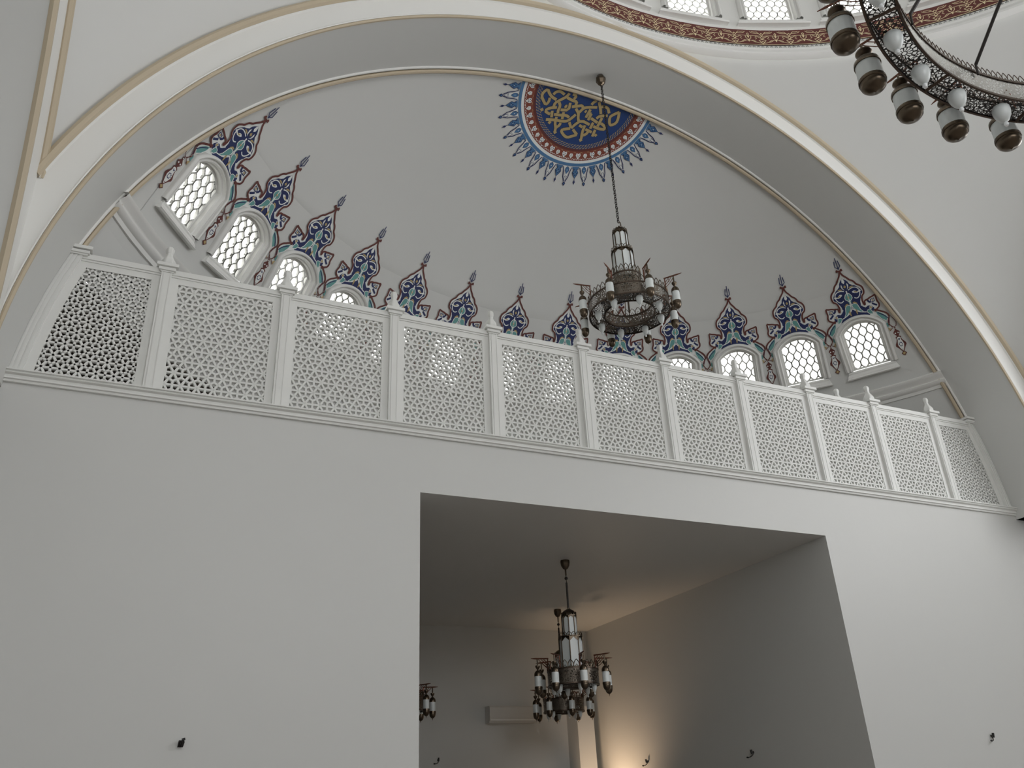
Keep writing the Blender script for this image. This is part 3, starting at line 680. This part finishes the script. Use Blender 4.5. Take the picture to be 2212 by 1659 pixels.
for k in range(10):
    M4=Matrix.Translation((PX0+1.25*k,0,ZB)); lab='white balustrade post with capped top and bulb finial, %s post from the left'%pl[k]
    if post is None: post=thing('balustrade_post',lab,'post',M4,'balustrade posts of the gallery'); post_parts(post)
    else: e=dup_tree(post); e.matrix_world=M4; e['label']=lab
e=dup_tree(post); e.matrix_world=Matrix.Translation((4.00,.235,ZB)); e['label']='white post with bulb finial standing just behind the ninth screen panel'; e['group']='posts behind the screen'
def end_post(sg,lab):
    t=thing('end_post',lab,'post',Matrix.Translation((0,0,ZB)),'curved end posts of the balustrade'); zs=frange(0,1.41,10); s=MB()
    for a,b,y in ((.0,.118,-.006),(.012,.03,-.014),(.085,.112,-.014),(.045,.07,-.014)):
        pts=[(sg*(wz(z)-a),z) for z in zs]; pq=[(sg*(wz(z)-b),z) for z in zs]
        s.grid([[(x,.09,z) for x,z in pts],[(x,y,z) for x,z in pts],[(x,y,z) for x,z in pq],[(x,.09,z) for x,z in pq]])
    s.build('shaft',SCREENW,t)
    c=MB(); w=wz(1.45)
    for (e_,z0,z1) in ((.012,1.395,1.41),(.028,1.41,1.442),(.05,1.45,1.485)): 
        a,b=sg*(w+.02),sg*(w-.13-e_); c.box((min(a,b),-.02-e_,z0),(max(a,b),.11,z1))
    c.build('cap',SCREENW,t)
end_post(-1,'white curved post against the arch at the left end of the balustrade'); end_post(1,'white curved post against the arch at the right end of the balustrade')
# ---------------- chandeliers ----------------
def lantern_parts(r,Lr,s,tip=.02):
    """hanging lantern, origin at the top of its rod; r glass radius, Lr rod length, s vertical scale"""
    m=MB(); m.tube([(0,0,0),(0,0,-Lr)],.006*s/.3+.002,6)
    z=-Lr; h=s
    m.lathe([(0,z+.004),(r*.62,z),(r*.66,z-.035*h),(r*.5,z-.08*h),(r*.22,z-.13*h),(r*.2,z-.155*h),(r*.45,z-.17*h),(r*.8,z-.215*h),(r*1.0,z-.27*h),(r*1.04,z-.335*h),(r*1.04,z-.36*h),(r*.9,z-.36*h)],20)
    b=z-.72*h
    bo=MB(); bo.lathe([(r*.9,b+.005),(r*1.05,b+.005),(r*1.07,b-.012*h),(r*1.06,b-.06*h),(r*1.0,b-.068*h),(r*1.02,b-.10*h),(r*.94,b-.16*h),(r*.74,b-.215*h),(r*.45,b-.25*h),(r*.14,b-.268*h),(r*.06,b-.28*h-tip*.5),(0,b-.28*h-tip)],24)
    g=MB(); g.lathe([(r*.96,z-.35*h),(r*.98,z-.45*h),(r*.98,b-.0*h)],20)
    return m,g,bo
def tulip_parts(r,h):
    g=MB(); g.lathe([(r*.86,0),(r*1.0,-.1*h),(r*1.0,-.35*h),(r*.86,-.62*h),(r*.55,-.88*h),(r*.18,-1.0*h),(0,-1.01*h)],16)
    b=MB(); b.lathe([(0,-1.0*h),(r*.24,-1.06*h),(r*.28,-1.16*h),(r*.2,-1.27*h),(0,-1.31*h)],10); return g,b
def crown(r,z,n,h,wd,rad):
    m=MB()
    for k in range(n):
        a0=2*PI*k/n; da=2*PI/n
        def P(u,v): a=a0+u*da; return (r*math.cos(a),r*math.sin(a),z+v*h)
        m.tube([P(.1,0),P(.0,.3),P(.08,.6),P(.26,.85),P(.5,1.05),P(.74,.85),P(.92,.6),P(1.0,.3),P(.9,0)],rad,4)
        m.tube([P(.25,0),P(.33,.25),P(.5,.42),P(.67,.25),P(.75,0)],rad*.8,3)
    m.lathe([(r+rad,z-.004),(r+rad,z+.006),(r-rad,z+.006),(r-rad,z-.004)],64); return m
def cyl_sheet(r,z0,z1,n=64,asp=1.5):
    m=MB(); h=z1-z0; c=2*PI*r/h; k=max(1,round(c/asp))*asp; rows=[[(r*math.cos(2*PI*i/n),r*math.sin(2*PI*i/n),z) for i in range(n+1)] for z in (z0,z1)]
    m.grid(rows,uv=lambda i,j:(j/n*k,i)); return m
def ann_sheet(r0,r1,z,n=64,off=0,asp=1.5):
    m=MB(); h=r1-r0; c=PI*(r0+r1)/h; k=max(1,round(c/asp))*asp; rows=[[(r*math.cos(2*PI*i/n),r*math.sin(2*PI*i/n),z) for i in range(n+1)] for r in (r0,r1)]
    m.grid(rows,uv=lambda i,j:(j/n*k+off,i)); return m
def hoop(m,r,z,t=.006,n=64,dz=.008): m.lathe([(r-t,z-dz),(r+t,z-dz),(r+t,z+dz),(r-t,z+dz),(r-t,z-dz)],n)
def tower(t,r1,z0,z1,r2,z2,n,ph=0):
    """two tiers of opal panes in an arcaded metal cage, z0<z1<z2"""
    cage=MB()
    for (r,a,b) in ((r1,z0,z1),(r2,z1,z2)):
        h=b-a
        for k in range(n):
            an=ph+2*PI*k/n; c,s=math.cos(an),math.sin(an); cage.tube([(r*c,r*s,a),(r*c,r*s,b)],.007,5)
            a2=ph+2*PI*(k+1)/n; p=Vector((r*c,r*s,0)); q=Vector((r*math.cos(a2),r*math.sin(a2),0))
            def X(u,v): w_=p.lerp(q,u); return (w_.x,w_.y,v)
            # scalloped arch head between the posts
            W=(q-p).length; hd=W*.55
            top=[X(u,b) for u in (0,.25,.5,.75,1)]; low=[X(0,b-hd),X(.2,b-hd*.72),X(.5,b-hd*.18),X(.8,b-hd*.72),X(1,b-hd)]
            cage.grid([low,top])
        hoop(cage,r,b,.006,n*2,.006); hoop(cage,r,a,.006,n*2,.006)
    cage.build('tower_cage',BRONZE,t)
    for (r,a,b) in ((r1*.965,z0,z1),(r2*.965,z1,z2)):
        g=MB()
        g.grid([[(r*math.cos(ph+2*PI*i/n),r*math.sin(ph+2*PI*i/n),z) for i in range(n+1)] for z in (a,b)]); g.build('tower_pane',OPAL,t)
    cap=MB(); cap.lathe([(r2*1.02,z2),(r2*.95,z2+r2*.35),(r2*.7,z2+r2*.7),(r2*.3,z2+r2*.92),(.012,z2+r2*.98),(.012,z2+r2*1.3)],20)
    cap.build('tower_dome',BRONZE,t,smooth=True)
    crown(r2,z2,n*2,(z2-z1)*.16,0,.004).build('tower_crown',BRONZE,t); crown(r1,z1,n*2,(z2-z1)*.18,0,.004).build('tower_crown',BRONZE,t)
def arm_parts(r0,r1,rl,z,hb):
    m=MB(); m.tube([(r0,0,z-hb),(r0,0,z)],.008,5); m.tube([(r0-.01,0,z),(r1-.06,0,z),(r1,0,z+.002)],[.009,.010,.003],6)
    for k,(sx,sz) in enumerate(((.55,.6),(.4,.42),(.25,.25))):
        m.tube([(r0,0,z-hb*sz-.02),(r0+(r1-r0)*sx*.45,0,z-hb*sz*.8),(r0+(r1-r0)*sx*.9,0,z-hb*.25*sz),(r0+(r1-r0)*sx,0,z-.012)],.0045,4)
    m.tube([(r0+(r1-r0)*.2,0,z-.02),(r0+(r1-r0)*.26,0,z-hb*.3),(r0+.01,0,z-hb*.45)],.004,4)
    return m
def chain(mb,z0,z1,link=.055,rad=.006):
    n=int((z1-z0)/(link*.72)); 
    for k in range(n):
        z=z0+(z1-z0)*(k+.5)/n; a=(k%2)*PI/2; c,s=math.cos(a),math.sin(a); h=link/2; w_=link*.28
        mb.tube([(w_*c,w_*s,z-h*.5),(w_*c,w_*s,z+h*.5),(w_*.5*c,w_*.5*s,z+h*.9),(-w_*.5*c,-w_*.5*s,z+h*.9),(-w_*c,-w_*s,z+h*.5),(-w_*c,-w_*s,z-h*.5),(-w_*.5*c,-w_*.5*s,z-h*.9),(w_*.5*c,w_*.5*s,z-h*.9)],rad,4,closed=True)
def put_lanterns(t,n,r0,r1,rl,za,hb,lr,rod,ls,ph=0,tip=.02):
    am=arm_parts(r0,r1,rl,za,hb); lm,lg,lb=lantern_parts(lr,rod,ls,tip); A=None
    for k in range(n):
        rot=Matrix.Rotation(ph+2*PI*k/n,4,'Z')
        if A is None:
            A=am.build('arm',COPPER,t,smooth=True); B=lm.build('lantern',BRONZE,t,smooth=True); lg.build('lantern_glass',OPAL,B,smooth=True); lb.build('lantern_bowl',BRONZE,B,smooth=True)
            a_,b_=A,B
        else: a_=dup_tree(A,t); b_=dup_tree(B,t)
        a_.matrix_local=rot; b_.matrix_local=rot@Matrix.Translation((rl,0,za-.008))
def put_tulips(t,n,r,z,tr,th,ph):
    tg,tb=tulip_parts(tr,th); A=None
    for k in range(n):
        rot=Matrix.Rotation(ph+2*PI*k/n,4,'Z')@Matrix.Translation((r,0,z))
        if A is None: A=tg.build('tulip_shade',OPAL,t,smooth=True); tb.build('glass_bead',BEAD,A,smooth=True); a_=A
        else: a_=dup_tree(A,t)
        a_.matrix_local=rot
# (1) chandelier hanging from the arch soffit
def soffit_chandelier():
    Z=lambda u: ZC+u*U
    ax,ay=-.025,-.295
    t=thing('hanging_chandelier','bronze two-tier chandelier with eight lanterns on a long chain under the great arch','chandelier',Matrix.Translation((ax,ay,0)))
    zt=ZC+math.sqrt(RB*RB-ax*ax)
    c=MB(); c.lathe([(.045,zt+.02),(.055,zt-.01),(.078,zt-.06),(.078,zt-.10),(.05,zt-.16),(.022,zt-.185),(.012,zt-.2)],8); c.build('canopy',BRONZE,t)
    ch=MB(); chain(ch,Z(3.26),zt-.19); ch.build('chain',IRON,t)
    hk=MB(); hk.tube([(0,0,Z(3.15)),(.0,0,Z(3.20)),(.035,0,Z(3.225)),(.03,0,Z(3.27)),(0,0,Z(3.27))],.008,6); hk.build('hook',BRONZE,t)
    tower(t,.145,Z(2.50),Z(2.855),.10,Z(3.11),8,.2)
    rd=.207; cyl_sheet(rd,Z(2.37),Z(2.515)).build('upper_drum',PIERCED,t,smooth=True); crown(rd,Z(2.515),20,.11,0,.0055).build('upper_crown',BRONZE,t)
    ro,ri=.527,.325; zb=Z(2.075); zz=zb+.165
    o=cyl_sheet(ro,zb,zz); o.build('ring_outer_wall',PIERCED,t,smooth=True); cyl_sheet(ri,zb,zz).build('ring_inner_wall',PIERCED,t,smooth=True)
    ann_sheet(ri,ro,zb).build('ring_underside',PIERCEDD,t)
    h=MB(); [hoop(h,r,z) for r in (ro,ri) for z in (zb,zz)]; hoop(h,rd,Z(2.37)); hoop(h,rd,Z(2.515))
    for k in range(8):
        a=2*PI*k/8+.35; h.tube([(ri*math.cos(a),ri*math.sin(a),zz),(rd*math.cos(a),rd*math.sin(a),Z(2.38))],.006,4); h.tube([(ri*math.cos(a),ri*math.sin(a),zb-.004),(ro*math.cos(a),ro*math.sin(a),zb-.004)],.007,4)
    h.tube([(0,0,Z(2.5)),(0,0,zb+.02)],.012,8); h.build('ring_rims',DARKB,t)
    crown(ro,zz,44,.10,0,.0055).build('ring_crown',BRONZE,t); crown(ri,zz,26,.10,0,.0055).build('ring_crown',BRONZE,t)
    put_lanterns(t,8,ro,.76,.645,zz+.20,.20,.051,.10,.40,R_(14+22.5))
    put_tulips(t,8,(ro+ri)/2,zb,.044,.12,R_(30))
soffit_chandelier()
# (2) chandeliers of the lower room
def room_chandelier():
    t=thing('room_chandelier','bronze chandelier with lanterns hanging in the lower room, nearest of the two at the opening','chandelier',None,'chandeliers of the lower room')
    c=MB(); c.lathe([(.062,0),(.066,-.03),(.058,-.075),(.035,-.115),(.012,-.13),(.010,-.21)],20); c.build('canopy',BRONZE,t,smooth=True)
    r=MB(); r.lathe([(.0,-.225),(.018,-.235),(.024,-.25),(.018,-.268),(0,-.275)],12); r.tube([(0,0,-.21),(0,0,-.23)],.006,6); r.tube([(0,0,-.27),(0,0,-.31)],.005,5)
    r.tube([(0,0,-.31),(0,0,-.655)],.014,8); r.tube([(0,0,-.64),(.02,0,-.665),(.02,0,-.69),(0,0,-.71)],.006,5); r.build('suspension_rod',IRON,t,smooth=True)
    tower(t,.158,-1.44,-1.045,.10,-.765,8,.2)
    ro,ri=.335,.20; zb,zz=-1.66,-1.475
    cyl_sheet(ro,zb,zz).build('ring_outer_wall',PIERCED,t,smooth=True); cyl_sheet(ri,zb,zz).build('ring_inner_wall',PIERCED,t,smooth=True); ann_sheet(ri,ro,zb).build('ring_underside',PIERCEDD,t)
    h=MB(); [hoop(h,q,z) for q in (ro,ri) for z in (zb,zz)]
    for k in range(8):
        a=2*PI*k/8+.3; h.tube([(.158*math.cos(a),.158*math.sin(a),-1.44),(ro*math.cos(a),ro*math.sin(a),zz)],.006,4)
    h.build('ring_rims',DARKB,t); crown(ro,zz,28,.095,0,.0055).build('ring_crown',BRONZE,t)
    put_lanterns(t,8,ro,.56,.475,zz+.16,.16,.048,.08,.37,R_(12+21),.03)
    put_tulips(t,6,(ro+ri)/2,zb,.034,.10,R_(20))
    return t
rc=room_chandelier(); rc.matrix_world=Matrix.Translation((.022,2.045,ZT))
e=dup_tree(rc); e.matrix_world=Matrix.Translation((1.384,4.934,ZT)); e['label']='bronze chandelier in the lower room, farther and mostly hidden behind the near one'
e=dup_tree(rc); e.matrix_world=Matrix.Translation((-1.40,4.93,ZT)); e['label']='bronze chandelier in the lower room cut off by the left edge of the opening'
CHL=e
# (3) the great ring chandelier under the dome
def great_ring():
    t=thing('ring_chandelier','great dark metal ring chandelier with lanterns and tulip shades in the upper right corner','chandelier',Matrix.Translation((0,BC.y+.03,0)))
    ro,ri=2.05*U,1.88*U; zb=ZC+1.42*U; zz=zb+.20
    N=192
    cyl_sheet(ro,zb,zz,N).build('ring_outer_wall',PIERCEDD,t,smooth=True); cyl_sheet(ri,zb,zz,N).build('ring_inner_wall',PIERCEDS,t,smooth=True); ann_sheet(ri,ro,zb,N,2.26*((90+2.8)/11.25%1)*-1,2.26).build('ring_underside',PIERCEDR,t)
    h=MB(); [hoop(h,q,z,.008,N,.010) for q in (ro,ri) for z in (zb,zz)]
    for k in range(16):
        a=2*PI*k/16+R_(90-(-8.4)); c,s=math.cos(a),math.sin(a); h.tube([(ri*c,ri*s,zb-.004),(ro*c,ro*s,zb-.004)],.016,4)
    h.build('ring_rims',DARKB,t)
    crown(ri,zz,270,.085,0,.0035).build('ring_crown',DARKB,t); crown(ro,zz,290,.085,0,.0035).build('ring_crown',DARKB,t)
    za=ZC+1.715*U
    put_lanterns(t,32,ro,2.29*U,2.19*U,za,.22,.098,.075,.42,R_(90-(-7.3)),.006)
    put_tulips(t,32,1.965*U,zb,.068,.15,R_(90-(-2.8)))
    top=ZC+3.34*U; s=MB()
    for k in range(16):
        a=R_(90-1.2)+2*PI*k/16; c,s_=math.cos(a),math.sin(a)
        s.tube([((ri-.02)*c,(ri-.02)*s_,zz-.05),((ri-.03)*c,(ri-.03)*s_,zz+.06)],.010,5); s.tube([((ri-.03)*c,(ri-.03)*s_,zz+.05),(.10*c,.10*s_,top)],.014,6)
    s.build('suspension_rods',IRON,t,smooth=True)
    hb=MB(); hb.lathe([(0,top-.12),(.10,top-.08),(.14,top),(.10,top+.08),(.03,top+.12),(.02,top+.3)],20); hb.tube([(0,0,top+.28),(0,0,ZW1+RD)],.02,8); hb.build('hub',DARKB,t,smooth=True)
great_ring()
# ---------------- air conditioner, wall cables ----------------
t=thing('air_conditioner','white wall air conditioner high on the back wall of the lower room','air conditioner',Matrix.Translation((.69,YB,3.07)))
m=MB(); prof=[(0,0),(-.16,.0),(-.20,.04),(-.215,.09),(-.215,.25),(-.19,.28),(0,.28)]
m.grid([[(0,y,z) for y,z in prof],[(.93,y,z) for y,z in prof]])
for x in (0,.93):
    o=len(m.v); m.v+=[(x,y,z) for y,z in prof]; m.f.append(tuple(range(o,o+len(prof)))); m.m.append(0)
m.build('housing',ACW,t)
m=MB(); m.box((.02,-.205,.035),(.91,-.175,.085)); m.build('louver',WHITE,t)
def cable(loc,axis,label,kind=0):
    # short leads sticking out of a wall box; axis = outward normal
    z=Vector(axis); y=Vector((0,0,1)); x=y.cross(z); M4=Matrix((x,y,z)).transposed().to_4x4(); M4.translation=loc
    t=thing('wall_cable',label,'cable outlet',M4,'unfinished cable outlets in the walls')
    b=MB(); b.lathe([(.0,.001),(.016,.002),(.018,.004),(.0,.005)],10); b.build('outlet_plate',IRON,t)
    c=MB(); 
    if kind==0:
        for dx in (-.016,-.005,.006,.016): c.tube([(dx*.5,.0,0),(dx,.012,.03),(dx*1.2,.0,.045),(dx*1.1-.004,-.028,.04),(dx-.006,-.036,.03)],.0065,5)
    else: c.tube([(0,0,0),(.0,-.03,.02),(-.03,-.055,.04),(-.07,-.06,.05)],.006,6)
    c.build('cable',IRON,t,smooth=True)
    d=MB()
    if kind==0: d.tube([(.0,.018,.05),(.026,.026,.05)],.010,6)
    else: d.tube([(-.07,-.06,.05),(-.095,-.058,.055)],.011,6); d.tube([(0,-.02,.03),(-.003,.035,.04)],.015,6)
    d.build('connector',BLACK,t,smooth=True)
cable((-4.909,0,2.283),(0,-1,0),'bundle of dark cable ends on the pale wall left of the opening')
cable((4.971,0,2.255),(0,-1,0),'small black cable end on the wall right of the opening',1)
cable((-.2,YB,2.50),(0,-1,0),'black cable end low on the back wall of the lower room',1)
cable((XR,2.155,2.25),(-1,0,0),'curled black cable on the right wall of the lower room, nearer the hall',1)
cable((XR,4.875,2.31),(-1,0,0),'curled black cable on the right wall beside the warm glow',1)
# ---------------- lights ----------------
def area(name,loc,target,sx,sy,power,col=(1,1,1)):
    l=bpy.data.lights.new(name,'AREA'); l.shape='RECTANGLE'; l.size=sx; l.size_y=sy; l.energy=power; l.color=col
    o=bpy.data.objects.new(name,l); C.objects.link(o); o.location=loc; d=Vector(target)-Vector(loc); o.rotation_euler=d.to_track_quat('-Z','Y').to_euler(); return o
def portal(loc,target,sx,sy):
    o=area('window_portal',loc,target,sx,sy,1); o.data.cycles.is_portal=True; return o
for k in range(-6,7):
    n=Vector((math.sin(R_(k*DAZ))*math.cos(R_(E0)),math.cos(R_(k*DAZ))*math.cos(R_(E0)),math.sin(R_(E0)))); p=sph(k*DAZ,E0,-.16); portal(p,p-n,.64,.84)
for k in range(32):
    n=Vector((math.sin(R_(k*WD)),math.cos(R_(k*WD)),0)); p=cyl(k*WD,YW-.04,-.16); portal(p,p-n,.78,1.7)
portal((-1.6,BC.y-L-2.35,7.95),(-1.6,BC.y,7.95),7.6,4.7); portal((L+2.35,BC.y,8.1),(0,BC.y,8.1),9.2,5.0)
l=bpy.data.lights.new('warm_uplight','SPOT'); l.energy=WARM; l.color=(1,.70,.45); l.spot_size=R_(110); l.spot_blend=1; l.shadow_soft_size=.12
o=bpy.data.objects.new('warm_uplight',l); C.objects.link(o); o.location=(2.1,5.75,1.45); o.rotation_euler=(Vector((2.86,5.45,2.9))-Vector(o.location)).to_track_quat('-Z','Y').to_euler()
